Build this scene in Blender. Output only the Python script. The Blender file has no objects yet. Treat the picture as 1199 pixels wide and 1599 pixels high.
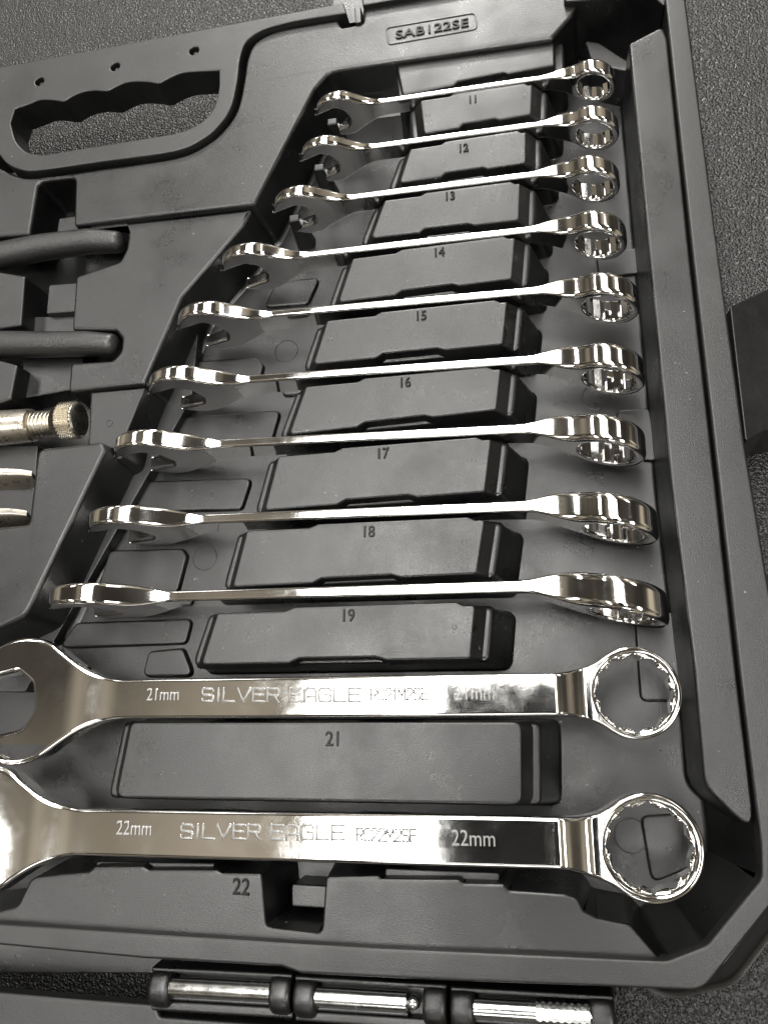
import bpy, bmesh, math, random
from mathutils import Vector, Matrix
from mathutils.geometry import tessellate_polygon

random.seed(7)
S = bpy.context.scene
COL = S.collection
MM = 0.001

# ------------------------------------------------------------------ camera
# vanishing points measured in the photograph (1199 x 1599) give the rotation;
# lengths below are millimetres, z = 0 is the level of the divider tops
F, CX, CY, CAMH = 1250.0, 599.5, 799.5, 270.0
ez = -Vector((269, 358, 1250)).normalized()
ex = Vector((6250, -335, -1250)); ex = (ex - ez * ex.dot(ez)).normalized()
ey = ez.cross(ex)
right, down, fwd = (Vector((ex[i], ey[i], ez[i])) for i in range(3))
cd = bpy.data.cameras.new('camera'); cam = bpy.data.objects.new('camera', cd); COL.objects.link(cam)
cd.sensor_fit = 'VERTICAL'; cd.sensor_height = 24.0; cd.sensor_width = 18.0
cd.lens = 24.0 * F / 1599.0
cd.clip_start = 0.01; cd.clip_end = 50
up = -down; back = -fwd
cam.matrix_world = Matrix(((right.x, up.x, back.x, 0), (right.y, up.y, back.y, 0),
                           (right.z, up.z, back.z, CAMH * MM), (0, 0, 0, 1)))
S.camera = cam

def P(x, y, z=0.0):
    """pixel of the photograph -> point (mm) on the horizontal level z (mm)"""
    d = right * (x - CX) + down * (y - CY) + fwd * F
    k = (z - CAMH) / d.z
    return Vector((d.x * k, d.y * k))

# ------------------------------------------------------------------ light: a room with ceiling panels
w = bpy.data.worlds.new('World'); S.world = w; w.use_nodes = True
bg = w.node_tree.nodes['Background']
wn = w.node_tree.nodes; wl = w.node_tree.links
tc = wn.new('ShaderNodeTexCoord'); nz = wn.new('ShaderNodeTexNoise'); rm = wn.new('ShaderNodeValToRGB')
nz.inputs['Scale'].default_value = 1.9; nz.inputs['Detail'].default_value = 1.2; nz.inputs['Roughness'].default_value = 0.5
wl.new(tc.outputs['Generated'], nz.inputs['Vector']); wl.new(nz.outputs['Fac'], rm.inputs['Fac']); wl.new(rm.outputs['Color'], bg.inputs['Color'])
cr = rm.color_ramp; cr.elements[0].position = 0.33; cr.elements[0].color = (0.03, 0.025, 0.02, 1)
cr.elements[1].position = 0.72; cr.elements[1].color = (0.56, 0.48, 0.36, 1)
el = cr.elements.new(0.5); el.color = (0.066, 0.058, 0.046, 1)
bg.inputs['Strength'].default_value = 1.0
S.view_settings.view_transform = 'Standard'; S.view_settings.look = 'None'
S.view_settings.exposure = 0.0; S.view_settings.gamma = 1.0; S.view_settings.use_curve_mapping = False
S.render.resolution_x = 767; S.render.resolution_y = 1024
S.render.engine = 'CYCLES'

def ceiling_lamp(x, y, sx, sy, rad, z=1.8):
    ld = bpy.data.lights.new('ceiling_panel', 'AREA'); ld.shape = 'RECTANGLE'
    ld.size = sx; ld.size_y = sy; ld.energy = rad * math.pi * sx * sy
    ld.color = (1.0, 0.985, 0.95)
    o = bpy.data.objects.new('ceiling_panel', ld); COL.objects.link(o); o.location = (x, y, z)

for yc, ln, rd in ((-2.2, 0.8, 6), (0.08, 1.30, 12), (1.12, 0.70, 4.6), (2.25, 1.45, 8.5), (3.8, 1.0, 85)):   # one long row of panels over the bench
    ceiling_lamp(-0.27, yc, 0.70, ln, rd)
for yy in (-0.7, 1.2, 3.3):                        # thinner rows to both sides
    ceiling_lamp(-1.75, yy, 0.40, 0.9, 13)
    ceiling_lamp(1.25, yy, 0.40, 0.9, 5 if yy > 0 else 22)

# ------------------------------------------------------------------ materials
def nodemat(name):
    m = bpy.data.materials.new(name); m.use_nodes = True
    nt = m.node_tree; return m, nt, nt.nodes['Principled BSDF']

def add_noise(nt, scale, detail=3.0, rough=0.55):
    g = nt.nodes.new('ShaderNodeNewGeometry'); n = nt.nodes.new('ShaderNodeTexNoise')
    n.inputs['Scale'].default_value = scale; n.inputs['Detail'].default_value = detail
    n.inputs['Roughness'].default_value = rough
    nt.links.new(g.outputs['Position'], n.inputs['Vector']); return n

def ramp(nt, src, lo, hi, a=0.35, b=0.65):
    r = nt.nodes.new('ShaderNodeMapRange')
    r.inputs['From Min'].default_value = a; r.inputs['From Max'].default_value = b
    r.inputs['To Min'].default_value = lo; r.inputs['To Max'].default_value = hi
    nt.links.new(src, r.inputs['Value']); return r

def bump(nt, src, bsdf, strength, dist, prev=None):
    b = nt.nodes.new('ShaderNodeBump'); b.inputs['Strength'].default_value = strength
    b.inputs['Distance'].default_value = dist; nt.links.new(src, b.inputs['Height'])
    if prev: nt.links.new(prev.outputs['Normal'], b.inputs['Normal'])
    nt.links.new(b.outputs['Normal'], bsdf.inputs['Normal']); return b

def plastic(name, base, rlo, rhi, bs=0.25, grain=1400, scuff=True, wear=3.0):
    m, nt, b = nodemat(name)
    b.inputs['Base Color'].default_value = (*base, 1); b.inputs['Specular IOR Level'].default_value = 0.85
    n1 = add_noise(nt, 38, 5, 0.62)
    r = ramp(nt, n1.outputs['Fac'], rlo, rhi); nt.links.new(r.outputs['Result'], b.inputs['Roughness'])
    n2 = add_noise(nt, grain, 2, 0.6); n3 = add_noise(nt, 140, 4, 0.5)
    b1 = bump(nt, n3.outputs['Fac'], b, 0.035, 0.0006)
    bump(nt, n2.outputs['Fac'], b, bs, 0.00025, b1)
    if scuff:                                   # pale rub marks and dust in the mould grain
        n4 = add_noise(nt, 21, 8, 0.72); n5 = add_noise(nt, 900, 2, 0.5)
        f = ramp(nt, n4.outputs['Fac'], 0.0, 1.0, 0.56, 0.74); f2 = ramp(nt, n5.outputs['Fac'], 0.0, 1.0, 0.5, 0.75)
        mu = nt.nodes.new('ShaderNodeMath'); mu.operation = 'MULTIPLY_ADD'
        nt.links.new(f.outputs['Result'], mu.inputs[0]); mu.inputs[1].default_value = 0.7
        m3 = nt.nodes.new('ShaderNodeMath'); m3.operation = 'MULTIPLY'; m3.inputs[1].default_value = 0.18
        nt.links.new(f2.outputs['Result'], m3.inputs[0]); nt.links.new(m3.outputs[0], mu.inputs[2]) 
        mx = nt.nodes.new('ShaderNodeMix'); mx.data_type = 'RGBA'
        mx.inputs[6].default_value = (*base, 1); mx.inputs[7].default_value = (base[0]*wear, base[1]*wear, base[2]*wear*.97, 1)
        nt.links.new(mu.outputs[0], mx.inputs[0])
        n6 = add_noise(nt, 520, 1, 0.4); sp = ramp(nt, n6.outputs['Fac'], 0.0, 1.0, 0.80, 0.83)   # lint and dust specks
        m2 = nt.nodes.new('ShaderNodeMix'); m2.data_type = 'RGBA'; m2.inputs[7].default_value = (0.16, 0.155, 0.145, 1)
        nt.links.new(sp.outputs['Result'], m2.inputs[0]); nt.links.new(mx.outputs[2], m2.inputs[6])
        nt.links.new(m2.outputs[2], b.inputs['Base Color'])
    return m

M_CASE = plastic('black_moulded_plastic', (0.0025, 0.0026, 0.0028), 0.25, 0.44, 0.36, 2600, wear=9.0)
M_RIM = plastic('black_rim_plastic', (0.0055, 0.0056, 0.0058), 0.36, 0.50, 0.34, 2800, wear=6.0)
M_LETTER = plastic('relief_shaded_plastic', (0.003, 0.003, 0.003), 0.26, 0.32, 0.0, scuff=False)
M_LETTER.node_tree.nodes['Principled BSDF'].inputs['Specular IOR Level'].default_value = 0.22  # same plastic as the case, darkened to stand in for shading of the relief
M_GRIP = plastic('black_rubber_grip', (0.010, 0.010, 0.010), 0.33, 0.48, 0.9, 1300, scuff=False)
M_FLAP = plastic('black_latch_plastic', (0.010, 0.010, 0.0105), 0.35, 0.5, 0.2)

def mat_leather():
    m, nt, b = nodemat('black_pebbled_vinyl')
    g = nt.nodes.new('ShaderNodeNewGeometry'); v = nt.nodes.new('ShaderNodeTexVoronoi')
    v.feature = 'SMOOTH_F1'; v.inputs['Scale'].default_value = 1150; v.inputs['Smoothness'].default_value = 0.7
    n = add_noise(nt, 520, 3); mixv = nt.nodes.new('ShaderNodeVectorMath'); mixv.operation = 'MULTIPLY_ADD'
    nt.links.new(n.outputs['Color'], mixv.inputs[0]); mixv.inputs[1].default_value = (0.0016,) * 3
    nt.links.new(g.outputs['Position'], mixv.inputs[2]); nt.links.new(mixv.outputs[0], v.inputs['Vector'])
    b.inputs['Base Color'].default_value = (0.008, 0.008, 0.0078, 1)
    n2 = add_noise(nt, 900, 2); r = ramp(nt, n2.outputs['Fac'], 0.28, 0.46); nt.links.new(r.outputs['Result'], b.inputs['Roughness'])
    b.inputs['Specular IOR Level'].default_value = 0.60
    bump(nt, v.outputs['Distance'], b, 0.9, -0.0007)
    return m
M_MAT = mat_leather()

def metal(name, base, rlo, rhi, nscale=60, bs=0.0, bscale=300):
    m, nt, b = nodemat(name)
    b.inputs['Base Color'].default_value = (*base, 1); b.inputs['Metallic'].default_value = 1.0
    n = add_noise(nt, nscale, 6, 0.7); r = ramp(nt, n.outputs['Fac'], rlo, rhi, 0.4, 0.7)
    nt.links.new(r.outputs['Result'], b.inputs['Roughness'])
    if bs:
        n2 = add_noise(nt, bscale, 3); bump(nt, n2.outputs['Fac'], b, bs, 0.0004)
    return m
M_CHROME = metal('polished_chrome', (0.85, 0.84, 0.825), 0.05, 0.12, 70)
nt = M_CHROME.node_tree; bs_ = nt.nodes['Principled BSDF']
w1 = add_noise(nt, 26, 1.5, 0.4); w2 = add_noise(nt, 420, 4, 0.6)
bb = bump(nt, w1.outputs['Fac'], bs_, 0.22, 0.0007); bump(nt, w2.outputs['Fac'], bs_, 0.07, 0.00012, bb)
M_SATIN = metal('satin_ground_chrome', (0.62, 0.615, 0.61), 0.30, 0.42, 200, 0.1, 900)
M_MARK = metal('glare_darkened_mark', (0.13, 0.128, 0.125), 0.5, 0.6, 300)  # grey of lettering inside the lamp's reflection, put into the base colour
M_ETCH = metal('bead_blasted_chrome', (0.33, 0.327, 0.32), 0.5, 0.6, 300)
M_PIN = metal('zinc_pin', (0.72, 0.73, 0.72), 0.16, 0.30, 200, 0.05, 500)
M_NICKEL = metal('nickel_plated_steel', (0.70, 0.655, 0.57), 0.26, 0.40, 300, 0.25, 420)
M_PHONE = plastic('black_phone_glass', (0.004, 0.004, 0.004), 0.2, 0.25, 0.0, scuff=False)

# ------------------------------------------------------------------ object helpers
def root(name, label, cat, group=None, loc=(0, 0, 0)):
    o = bpy.data.objects.new(name, None); COL.objects.link(o); o.location = Vector(loc) * MM
    o.empty_display_size = 0.01
    o['label'] = label; o['category'] = cat
    if group: o['group'] = group
    return o

def link(name, me, m, parent=None, wn=True, angle=40):
    o = bpy.data.objects.new(name, me); COL.objects.link(o)
    if m: me.materials.append(m)
    if parent is not None:
        o.parent = parent
        q, off = parent, Vector()
        while q is not None: off += q.location; q = q.parent
        o.location = -off
    if wn:
        me.shade_smooth(); me.set_sharp_from_angle(angle=math.radians(angle))
        md = o.modifiers.new('weighted', 'WEIGHTED_NORMAL'); md.keep_sharp = True; md.weight = 80
    return o

def mesh(name, verts, faces):
    me = bpy.data.meshes.new(name)
    me.from_pydata([tuple(Vector(v) * MM) for v in verts], [], faces); me.update(); return me

def area2(p): return sum(p[i].x * p[(i + 1) % len(p)].y - p[(i + 1) % len(p)].x * p[i].y for i in range(len(p)))
def ccw(p): return p if area2(p) > 0 else p[::-1]

def rounded(pts, rad, seg=5):
    """round the corners of a polygon; rad one number or one per corner"""
    n = len(pts); out = []
    for i in range(n):
        a, b, c = pts[i - 1], pts[i], pts[(i + 1) % n]
        r = rad[i] if isinstance(rad, (list, tuple)) else rad
        u, v = a - b, c - b; lu, lv = u.length, v.length
        if lu < 1e-6 or lv < 1e-6: continue
        u /= lu; v /= lv
        co = max(-1, min(1, u.dot(v))); th = math.acos(co)
        if th > math.radians(176) or r <= 0: out.append(b.copy()); continue
        t = min(r / math.tan(th / 2), lu * 0.45, lv * 0.45)
        p0, p1 = b + u * t, b + v * t
        for k in range(seg + 1):
            s = k / seg; out.append(p0 * (1 - s) ** 2 + b * (2 * s * (1 - s)) + p1 * s * s)
    return out

def offset(p, d):
    """p counter-clockwise, d > 0 grows"""
    n = len(p); out = []
    for i in range(n):
        e1 = p[i] - p[i - 1]; e2 = p[(i + 1) % n] - p[i]
        if e1.length < 1e-9 or e2.length < 1e-9: out.append(p[i].copy()); continue
        n1 = Vector((e1.y, -e1.x)).normalized(); n2 = Vector((e2.y, -e2.x)).normalized()
        m = n1 + n2; l = m.length
        if l < 0.2: m = n1; k = 1
        else: m /= l; k = min(1 / max(m.dot(n1), 0.35), 2.2)
        out.append(p[i] + m * d * k)
    return out

def prism_data(outline, z1, z0, r=0.8, draft=0.05, holes=(), seg=4, foot=0.0, ztop=None, hole_draft=None, skew=None):
    V, FC = [], []
    hd = draft if hole_draft is None else hole_draft
    rings = []
    for hi, loop in enumerate([outline] + list(holes)):
        base = ccw(loop); sg = 1 if hi == 0 else -1
        dr = draft if hi == 0 else hd
        seq = []
        for k in range(seg + 1):
            a = math.pi / 2 * (1 - k / seg)
            seq.append((-r * (1 - math.cos(a)), z1 - r + r * math.sin(a)))
        ht = z1 - r - z0
        if foot > 0 and hi == 0:
            seq.append((dr * (ht - foot), z0 + foot))
            for k in range(1, 4):
                a = math.pi / 2 * k / 3
                seq.append((dr * (ht - foot) + foot * (1 - math.cos(a)), z0 + foot * (1 - math.sin(a))))
        else: seq.append((dr * ht, z0))
        prev = None; first = None
        for d, z in seq:
            lp = offset(base, d * sg); i0 = len(V)
            if skew and hi == 0 and z < z1 - r - 1e-6: lp = [q + skew(b_) * ((z1 - r - z) / ht) for q, b_ in zip(lp, base)]
            V.extend((q.x, q.y, z if ztop is None or z < z1 - r - 1e-6 else z + ztop(q.x, q.y)) for q in lp)
            ids = list(range(i0, i0 + len(lp)))
            if first is None: first = (lp, ids)
            if prev is not None:
                n = len(ids)
                for i in range(n):
                    j = (i + 1) % n
                    f = (prev[i], ids[i], ids[j], prev[j])
                    FC.append(f if sg > 0 else f[::-1])
            prev = ids
        rings.append(first)
    polys = [[Vector((q.x, q.y, 0)) for q in lp] for lp, ids in rings]
    flat = [i for lp, ids in rings for i in ids]
    for t in tessellate_polygon(polys):
        a, b, c = (flat[i] for i in t)
        va, vb, vc = V[a], V[b], V[c]
        if (vb[0]-va[0])*(vc[1]-va[1]) - (vc[0]-va[0])*(vb[1]-va[1]) < 0: b, c = c, b
        FC.append((a, b, c))
    return V, FC

def prism(name, outline, z1, z0, m, parent, **kw):
    V, FC = prism_data(outline, z1, z0, **kw)
    return link(name, mesh(name, V, FC), m, parent)

def px(pts, z): return [P(x, y, z) for x, y in pts]

def tube_data(path, radii, n=20, caps=True):
    V, FC = [], []
    for i, p in enumerate(path):
        p = Vector(p); a = Vector(path[max(i - 1, 0)]); b = Vector(path[min(i + 1, len(path) - 1)])
        t = (b - a).normalized(); u = t.cross(Vector((0, 0, 1)))
        u = u.normalized() if u.length > 1e-4 else Vector((1, 0, 0)); v = u.cross(t)
        rr = radii[i] if isinstance(radii[i], tuple) else (radii[i], radii[i])
        for k in range(n):
            an = 2 * math.pi * k / n
            V.append(tuple(p + u * math.cos(an) * rr[0] + v * math.sin(an) * rr[1]))
    for i in range(len(path) - 1):
        for k in range(n):
            k2 = (k + 1) % n
            FC.append((i*n+k, i*n+k2, (i+1)*n+k2, (i+1)*n+k))
    if caps: FC += [tuple(range(n))[::-1], tuple(range((len(path)-1)*n, len(path)*n))]
    return V, FC

def tube(name, path, radii, m, parent, n=20, angle=40):
    V, FC = tube_data(path, radii, n)
    return link(name, mesh(name, V, FC), m, parent, angle=angle)

def join_data(parts):
    V, FC = [], []
    for v, f in parts:
        o = len(V); V += list(v); FC += [tuple(i + o for i in q) for q in f]
    return V, FC

def text_mesh(name, s, height, m, parent, at, ang=0.0, wscale=1.0, z=0.0, depth=0.3, bold=0.0, bevel=0.0):
    """lettering of the given cap height (mm), centred on the point at"""
    c = bpy.data.curves.new('lettering', 'FONT'); c.body = s; c.size = 1.0; c.align_x = 'CENTER'; c.align_y = 'CENTER'
    k = height / 0.69
    c.extrude = depth / k; c.offset = bold; c.bevel_depth = bevel / k; c.resolution_u = 4; c.bevel_resolution = 2
    t = bpy.data.objects.new('lettering_tmp', c); COL.objects.link(t)
    dg = bpy.context.evaluated_depsgraph_get(); me = bpy.data.meshes.new_from_object(t.evaluated_get(dg))
    bpy.data.objects.remove(t); bpy.data.curves.remove(c)
    ca, sa = math.cos(ang), math.sin(ang)
    for v in me.vertices:
        x, y = v.co.x * k * wscale, v.co.y * k
        v.co = Vector((at.x + x * ca - y * sa, at.y + x * sa + y * ca, z + v.co.z * k)) * MM
    me.materials.clear(); me.name = name
    o = link(name, me, m, parent, wn=False)
    if m is M_ETCH:
        me.materials.append(M_CHROME); me.update()
        for p in me.polygons: p.material_index = 1 if abs(p.normal.z) < 0.9 else 0
    return o

def disc_mark(name, c, z, r, parent, m, h=0.25, groove=True):
    """round ejector mark: a shallow disc with a groove ring round it"""
    out = [Vector((c.x + r * math.cos(2*math.pi*k/40), c.y + r * math.sin(2*math.pi*k/40))) for k in range(40)]
    inn = [Vector((c.x + (r-0.35) * math.cos(2*math.pi*k/40), c.y + (r-0.35) * math.sin(2*math.pi*k/40))) for k in range(40)]
    V, FC = prism_data(out, z + h, z - 0.3, r=0.12, draft=0.3, seg=2, holes=[inn])
    return link(name, mesh(name, V, FC), m, parent)

# ------------------------------------------------------------------ the mat the case lies on
ZM, ZF = -38.0, -26.0
me = mesh('table_mat', [(-900, -900, ZM), (900, -900, ZM), (900, 900, ZM), (-900, 900, ZM)], [(0, 1, 2, 3)])
o = link('table_mat', me, M_MAT, None, wn=False); o['kind'] = 'structure'
o['label'] = 'black pebbled vinyl surface under the open tool case'

# ------------------------------------------------------------------ the case
CASE = root('tool_case', 'open black moulded plastic tool case with numbered dividers between the spanners', 'tool case',
            loc=(0, 60, ZM))

# floor of the spanner compartment
fl = px([(905, -60), (1060, -60), (1215, 1330), (1190, 1430), (1110, 1520), (0, 1520), (-260, 1500), (-260, 900), (60, 640), (400, 240), (520, 130)], ZF)
prism('compartment_floor', fl, ZF, ZM + 0.6, M_CASE, CASE, r=0.4, draft=0)
# deep well under the pliers
fl2 = px([(-420, 330), (60, 300), (330, 300), (300, 620), (40, 1080), (-420, 1080)], -20)
prism('pliers_well_floor', fl2, -20, ZF + 0.5, M_CASE, CASE, r=0.4, draft=0)

# raised outer rim (right side, chamfered corner, bottom side)
rim_in = [(1030, -80), (1039, 12), (1081, 400), (1121, 750), (1154, 1050), (1172, 1200), (1187, 1318), (1188, 1372), (1102, 1477), (1040, 1501),
          (580, 1480), (0, 1443), (-300, 1422)]
rim_out = [(-300, 1450), (0, 1476), (222, 1497), (440, 1510), (470, 1521), (690, 1532), (910, 1540), (1096, 1548), (1199, 1419), (1262, 1330),
           (1225, 1060), (1199, 910), (1162, 690), (1122, 400), (1072, 12), (1060, -80)]
ZR = 4.0
op = px(rim_in + rim_out, ZR)
rr = [0, 0, 0, 0, 0, 0, 5, 5, 6, 6, 0, 0, 0] + [0, 0, 0, 1, 2, 0, 0, 8, 8, 8, 0, 0, 0, 0, 0, 0]
prism('outer_rim', rounded(op, rr), ZR, ZM + 0.4, M_RIM, CASE, r=1.0, draft=0.0)
cs = [(1176, 1222), (1189, 1318), (1190, 1374), (1103, 1479), (1040, 1502), (1060, 1525), (1130, 1510), (1222, 1390), (1212, 1222)]
prism('corner_slope', rounded(px(cs, 1.0), [1, 2, 5, 6, 2, 1, 3, 3, 1]), 1.0, ZF - 0.3, M_CASE, CASE, r=0.8, draft=0.42, foot=3.0)
# right ledge inside the rim, set off by a groove
led = [(981, 68), (1034, 40), (1042, 60), (1077, 400), (1117, 750), (1150, 1050), (1168, 1200), (1180, 1308), (1099, 1228), (1083, 1050), (1046, 750),
       (1034, 620), (1003, 300)]
prism('side_ledge', rounded(px(led, 3.0), [2, 2, 1, 0, 0, 0, 0, 6, 9, 0, 0, 0, 0]), 3.0, ZF, M_CASE, CASE, r=1.1, draft=0.035, foot=1.0)

prism('top_wall', rounded(px([(880, 2), (1018, -8), (1038, 12), (1060, -80), (880, -80)], ZR), 2), ZR, ZF, M_CASE, CASE, r=1.0, draft=0.04)
# main panel (left and top) round the compartment
ZP = 1.0
main = [(903, -120), (903, 4), (894, 24), (870, 51), (862, 61), (516, 111), (492, 138), (398, 320), (390, 321), (115, 352), (117, 277), (60, 284), (47, 366), (-420, 400), (-420, 300), (-420, -120)]
# handle opening with finger waves
hole_px = [(20, 172), (40, 167), (58, 157), (97, 159), (122, 145), (165, 143), (192, 130), (230, 128), (250, 132), (280, 116), (318, 112), (342, 111),
           (342, 135), (332, 175), (300, 200), (270, 210), (65, 242), (40, 235), (22, 215), (17, 190)]
ZH = 3.5
def circ(c, r, n=24): return [Vector((c.x + r * math.cos(2*math.pi*k/n), c.y + r * math.sin(2*math.pi*k/n))) for k in range(n)]
# the main panel stops where the handle plate begins: its hole is the plate's outline
plate = [(-420, 190), (-420, 180), (0, 105), (140, 79), (290, 51), (420, 26), (536, 4), (541, 20), (430, 40), (392, 56), (373, 92), (368, 155), (322, 214), (272, 237), (50, 267), (12, 257), (-3, 238), (-420, 310)]
pr = [0, 2, 0, 0, 0, 0, 1, 1, 4, 6, 6, 8, 10, 8, 5, 4, 4, 0]
def spline(pts, n=6):
    out = []
    for i in range(len(pts) - 1):
        p0, p1, p2, p3 = (Vector(pts[max(0, min(len(pts) - 1, j))]) for j in (i - 1, i, i + 1, i + 2))
        for k in range(n):
            t = k / n
            out.append(tuple(0.5 * ((2*p1) + (p2-p0)*t + (2*p0-5*p1+4*p2-p3)*t*t + (3*p1-p0-3*p2+p3)*t**3)))
    out.append(tuple(pts[-1])); return out
GR = [(541, 20), (470, 31), (430, 40), (403, 50), (384, 66), (375, 92), (371, 125), (362, 165), (345, 192), (318, 216), (272, 236), (160, 252), (60, 266), (30, 264), (10, 254), (-3, 238)]
GR2 = [(528, 30), (470, 39), (436, 46), (410, 57), (393, 72), (384, 96), (379, 128), (370, 168), (352, 198), (324, 223), (275, 245), (160, 262), (60, 276), (26, 273), (6, 264), (-6, 258)]
plate = plate[:7] + spline(GR) + [(-420, 310)]
platew = rounded(px(plate, ZH), [0, 2, 0, 0, 0, 0, 1] + [0] * (len(plate) - 7), 3)
WAVE = [(24, 170), (44, 163), (62, 156), (82, 156), (99, 158), (112, 151), (128, 144), (148, 141), (167, 142), (180, 136), (196, 129), (214, 127), (233, 128), (248, 130), (262, 123), (280, 115), (300, 112), (342, 110)]
hole_px = spline(WAVE, 4) + spline([(342, 134), (337, 160), (324, 182), (300, 199), (270, 209)], 4) + spline([(65, 242), (42, 237), (25, 220), (17, 192)], 4)
holew = px(hole_px, ZH)
bolts = [circ(P(62, 127, ZH), 2.2), circ(P(180, 104, ZH), 2.2), circ(P(303, 79, ZH), 2.2)]
HP = prism('handle_plate', platew, ZH, -10, M_RIM, CASE, r=0.7, draft=0.02, holes=[holew] + bolts, hole_draft=0.0)
for x, y in ((62, 127), (180, 104), (303, 79)):
    c = P(x, y, ZH); prism('rivet', circ(c, 1.15, 18), ZH - 1.6, -6, M_RIM, HP, r=0.4, draft=0.5)
    prism('rivet_seat', circ(c, 2.4, 18), -2.0, -8, M_CASE, HP, r=0.2, draft=0)
# panel pieces below the plate
pB = [(903, -120), (903, 4), (894, 24), (870, 51), (862, 61), (516, 111), (492, 138), (398, 318), (388, 320), (115, 352), (117, 277), (60, 284), (47, 366), (-420, 400),
      (-420, 330)] + spline(GR2)[::-1] + [(534, 42), (566, 36), (566, 12), (700, -14), (750, -120)]
rB = [0, 1, 2, 2, 2, 7, 5, 1, 1, 2, 3, 3, 2, 0, 0] + [0] * len(spline(GR2)) + [1, 1, 1, 1, 0]
prism('upper_panel', rounded(px(pB, ZP), rB), ZP, ZF + 0.3, M_CASE, CASE, r=1.6, draft=0.06, foot=2.0)
prism('latch_notch_floor', px([(520, 40), (575, 32), (575, -10), (520, 0)], -4), -4, ZF + 0.2, M_CASE, CASE, r=0.2, draft=0)
prism('top_strip', rounded(px([(566, 8), (905, -52), (905, -100), (560, -60)], ZH), 0.8), ZH, ZF + 0.4, M_RIM, CASE, r=0.7, draft=0.02)
prism('latch_tooth', rounded(px([(553, 12), (563, 10), (564, 34), (555, 36)], 2), 0.5), 2, -5, M_CASE, CASE, r=0.4, draft=0.05)
ZC = -1.5
pC = [(122, 356), (194, 352), (200, 368), (197, 388), (187, 408), (118, 431), (112, 515), (180, 516), (190, 528), (188, 548), (176, 562), (110, 566), (106, 612), (226, 600),
      (286, 462), (381, 352), (394, 326)]
prism('middle_panel', rounded(px(pC, ZC), [1, 1, 2, 3, 3, 2, 2, 2, 2, 3, 3, 2, 2, 2, 5, 4, 1]), ZC, ZF + 0.3, M_CASE, CASE, r=1.6, draft=0.08, foot=2.0)
prism('knob_panel', rounded(px([(141, 612), (228, 604), (188, 702), (138, 700)], -3.5), 0.8), -3.5, ZF + 0.3, M_CASE, CASE, r=1.0, draft=0.08)
disc_mark('ejector_mark', P(171, 661, -3.5), -3.5, 1.5, CASE, M_CASE)
pE = [(58, 700), (160, 689), (166, 702), (52, 940), (40, 962), (-60, 1010), (-420, 1090), (-420, 880), (-30, 826), (44, 818)]
prism('lower_panel', rounded(px(pE, 1.5), [4, 4, 2, 6, 6, 5, 0, 0, 0, 1.5]), 1.5, ZF + 0.3, M_CASE, CASE, r=1.8, draft=0.10, foot=2.5)
prism('panel_heel', rounded(px([(140, 686), (172, 690), (200, 686), (192, 716), (160, 722)], -6), 3), -6, ZF + 0.3, M_CASE, CASE, r=1.5, draft=0.15)
# little blocks between the plier handles
prism('pliers_rest', rounded(px([(-120, 428), (0, 424), (40, 431), (34, 508), (0, 513), (-120, 515)], -1), 1.5), -1, -20.5, M_CASE, CASE, r=1.0, draft=0.08)
prism('pliers_rest', rounded(px([(-120, 566), (0, 562), (28, 570), (18, 622), (0, 628), (-120, 632)], -1), 1.5), -1, -20.5, M_CASE, CASE, r=1.0, draft=0.08)
prism('pliers_step', rounded(px([(30, 495), (130, 492), (130, 606), (38, 622)], -9), 1.2), -9, -20.5, M_CASE, CASE, r=0.8, draft=0.05)
prism('pliers_step', rounded(px([(76, 444), (130, 440), (130, 486), (72, 490)], -6), 1.0), -6, -20.5, M_CASE, CASE, r=0.8, draft=0.05)
prism('pliers_step', rounded(px([(92, 340), (125, 336), (125, 362), (88, 366)], -5), 1.0), -5, -20.5, M_CASE, CASE, r=0.8, draft=0.05)
prism('lever_rest', rounded(px([(-150, 700), (60, 694), (50, 830), (-150, 850)], -9), 1.0), -9, -20.5, M_CASE, CASE, r=0.6, draft=0.05)

# model number in its rounded frame
zs = ZP
fr = rounded([P(*q, zs) for q in ((601, 43), (742, 19), (746, 46), (606, 71))], 2.2)
V, FC = prism_data(fr, zs + 0.35, zs - 0.4, r=0.15, draft=0.2, seg=2, holes=[offset(ccw(fr), -0.7)])
NP = link('number_frame', mesh('number_frame', V, FC), M_CASE, CASE)
a, b = P(612, 60, zs), P(737, 38, zs)
text_mesh('model_number', 'SAB122SE', 4.3, M_LETTER, NP, P(674, 46, zs), math.atan2(b.y - a.y, b.x - a.x), 1.22, zs, 0.4, 0.0, 0.08)

# ------------------------------------------------------------------ dividers between the spanners
BLK = {11: [(655, 156), (832, 131), (830, 178), (661, 207)], 12: [(640, 232), (822, 205), (822, 254), (622, 284)],
       13: [(600, 312), (813, 285), (811, 343), (578, 370)], 14: [(550, 403), (805, 370), (800, 435), (527, 470)],
       15: [(510, 500), (793, 470), (786, 537), (488, 567)], 16: [(477, 603), (783, 575), (776, 640), (450, 677)],
       17: [(434, 712), (768, 685), (758, 768), (412, 795)], 18: [(385, 828), (758, 811), (745, 896), (362, 915)],
       19: [(339, 957), (743, 945), (735, 1029), (313, 1036)], 21: [(204, 1128), (815, 1127), (815, 1257), (180, 1246)]}
NUM = {11: (738, 156, 3.4), 12: (723, 232, 3.6), 13: (702, 307, 3.7), 14: (685, 395, 3.8), 15: (657, 494, 3.8), 16: (632, 598, 3.8), 17: (597, 709, 4.0),
       18: (575, 831, 4.0), 19: (543, 962, 4.2), 21: (521, 1155, 4.6)}
def lerp(a, b, t): return a * (1 - t) + b * t
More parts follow.
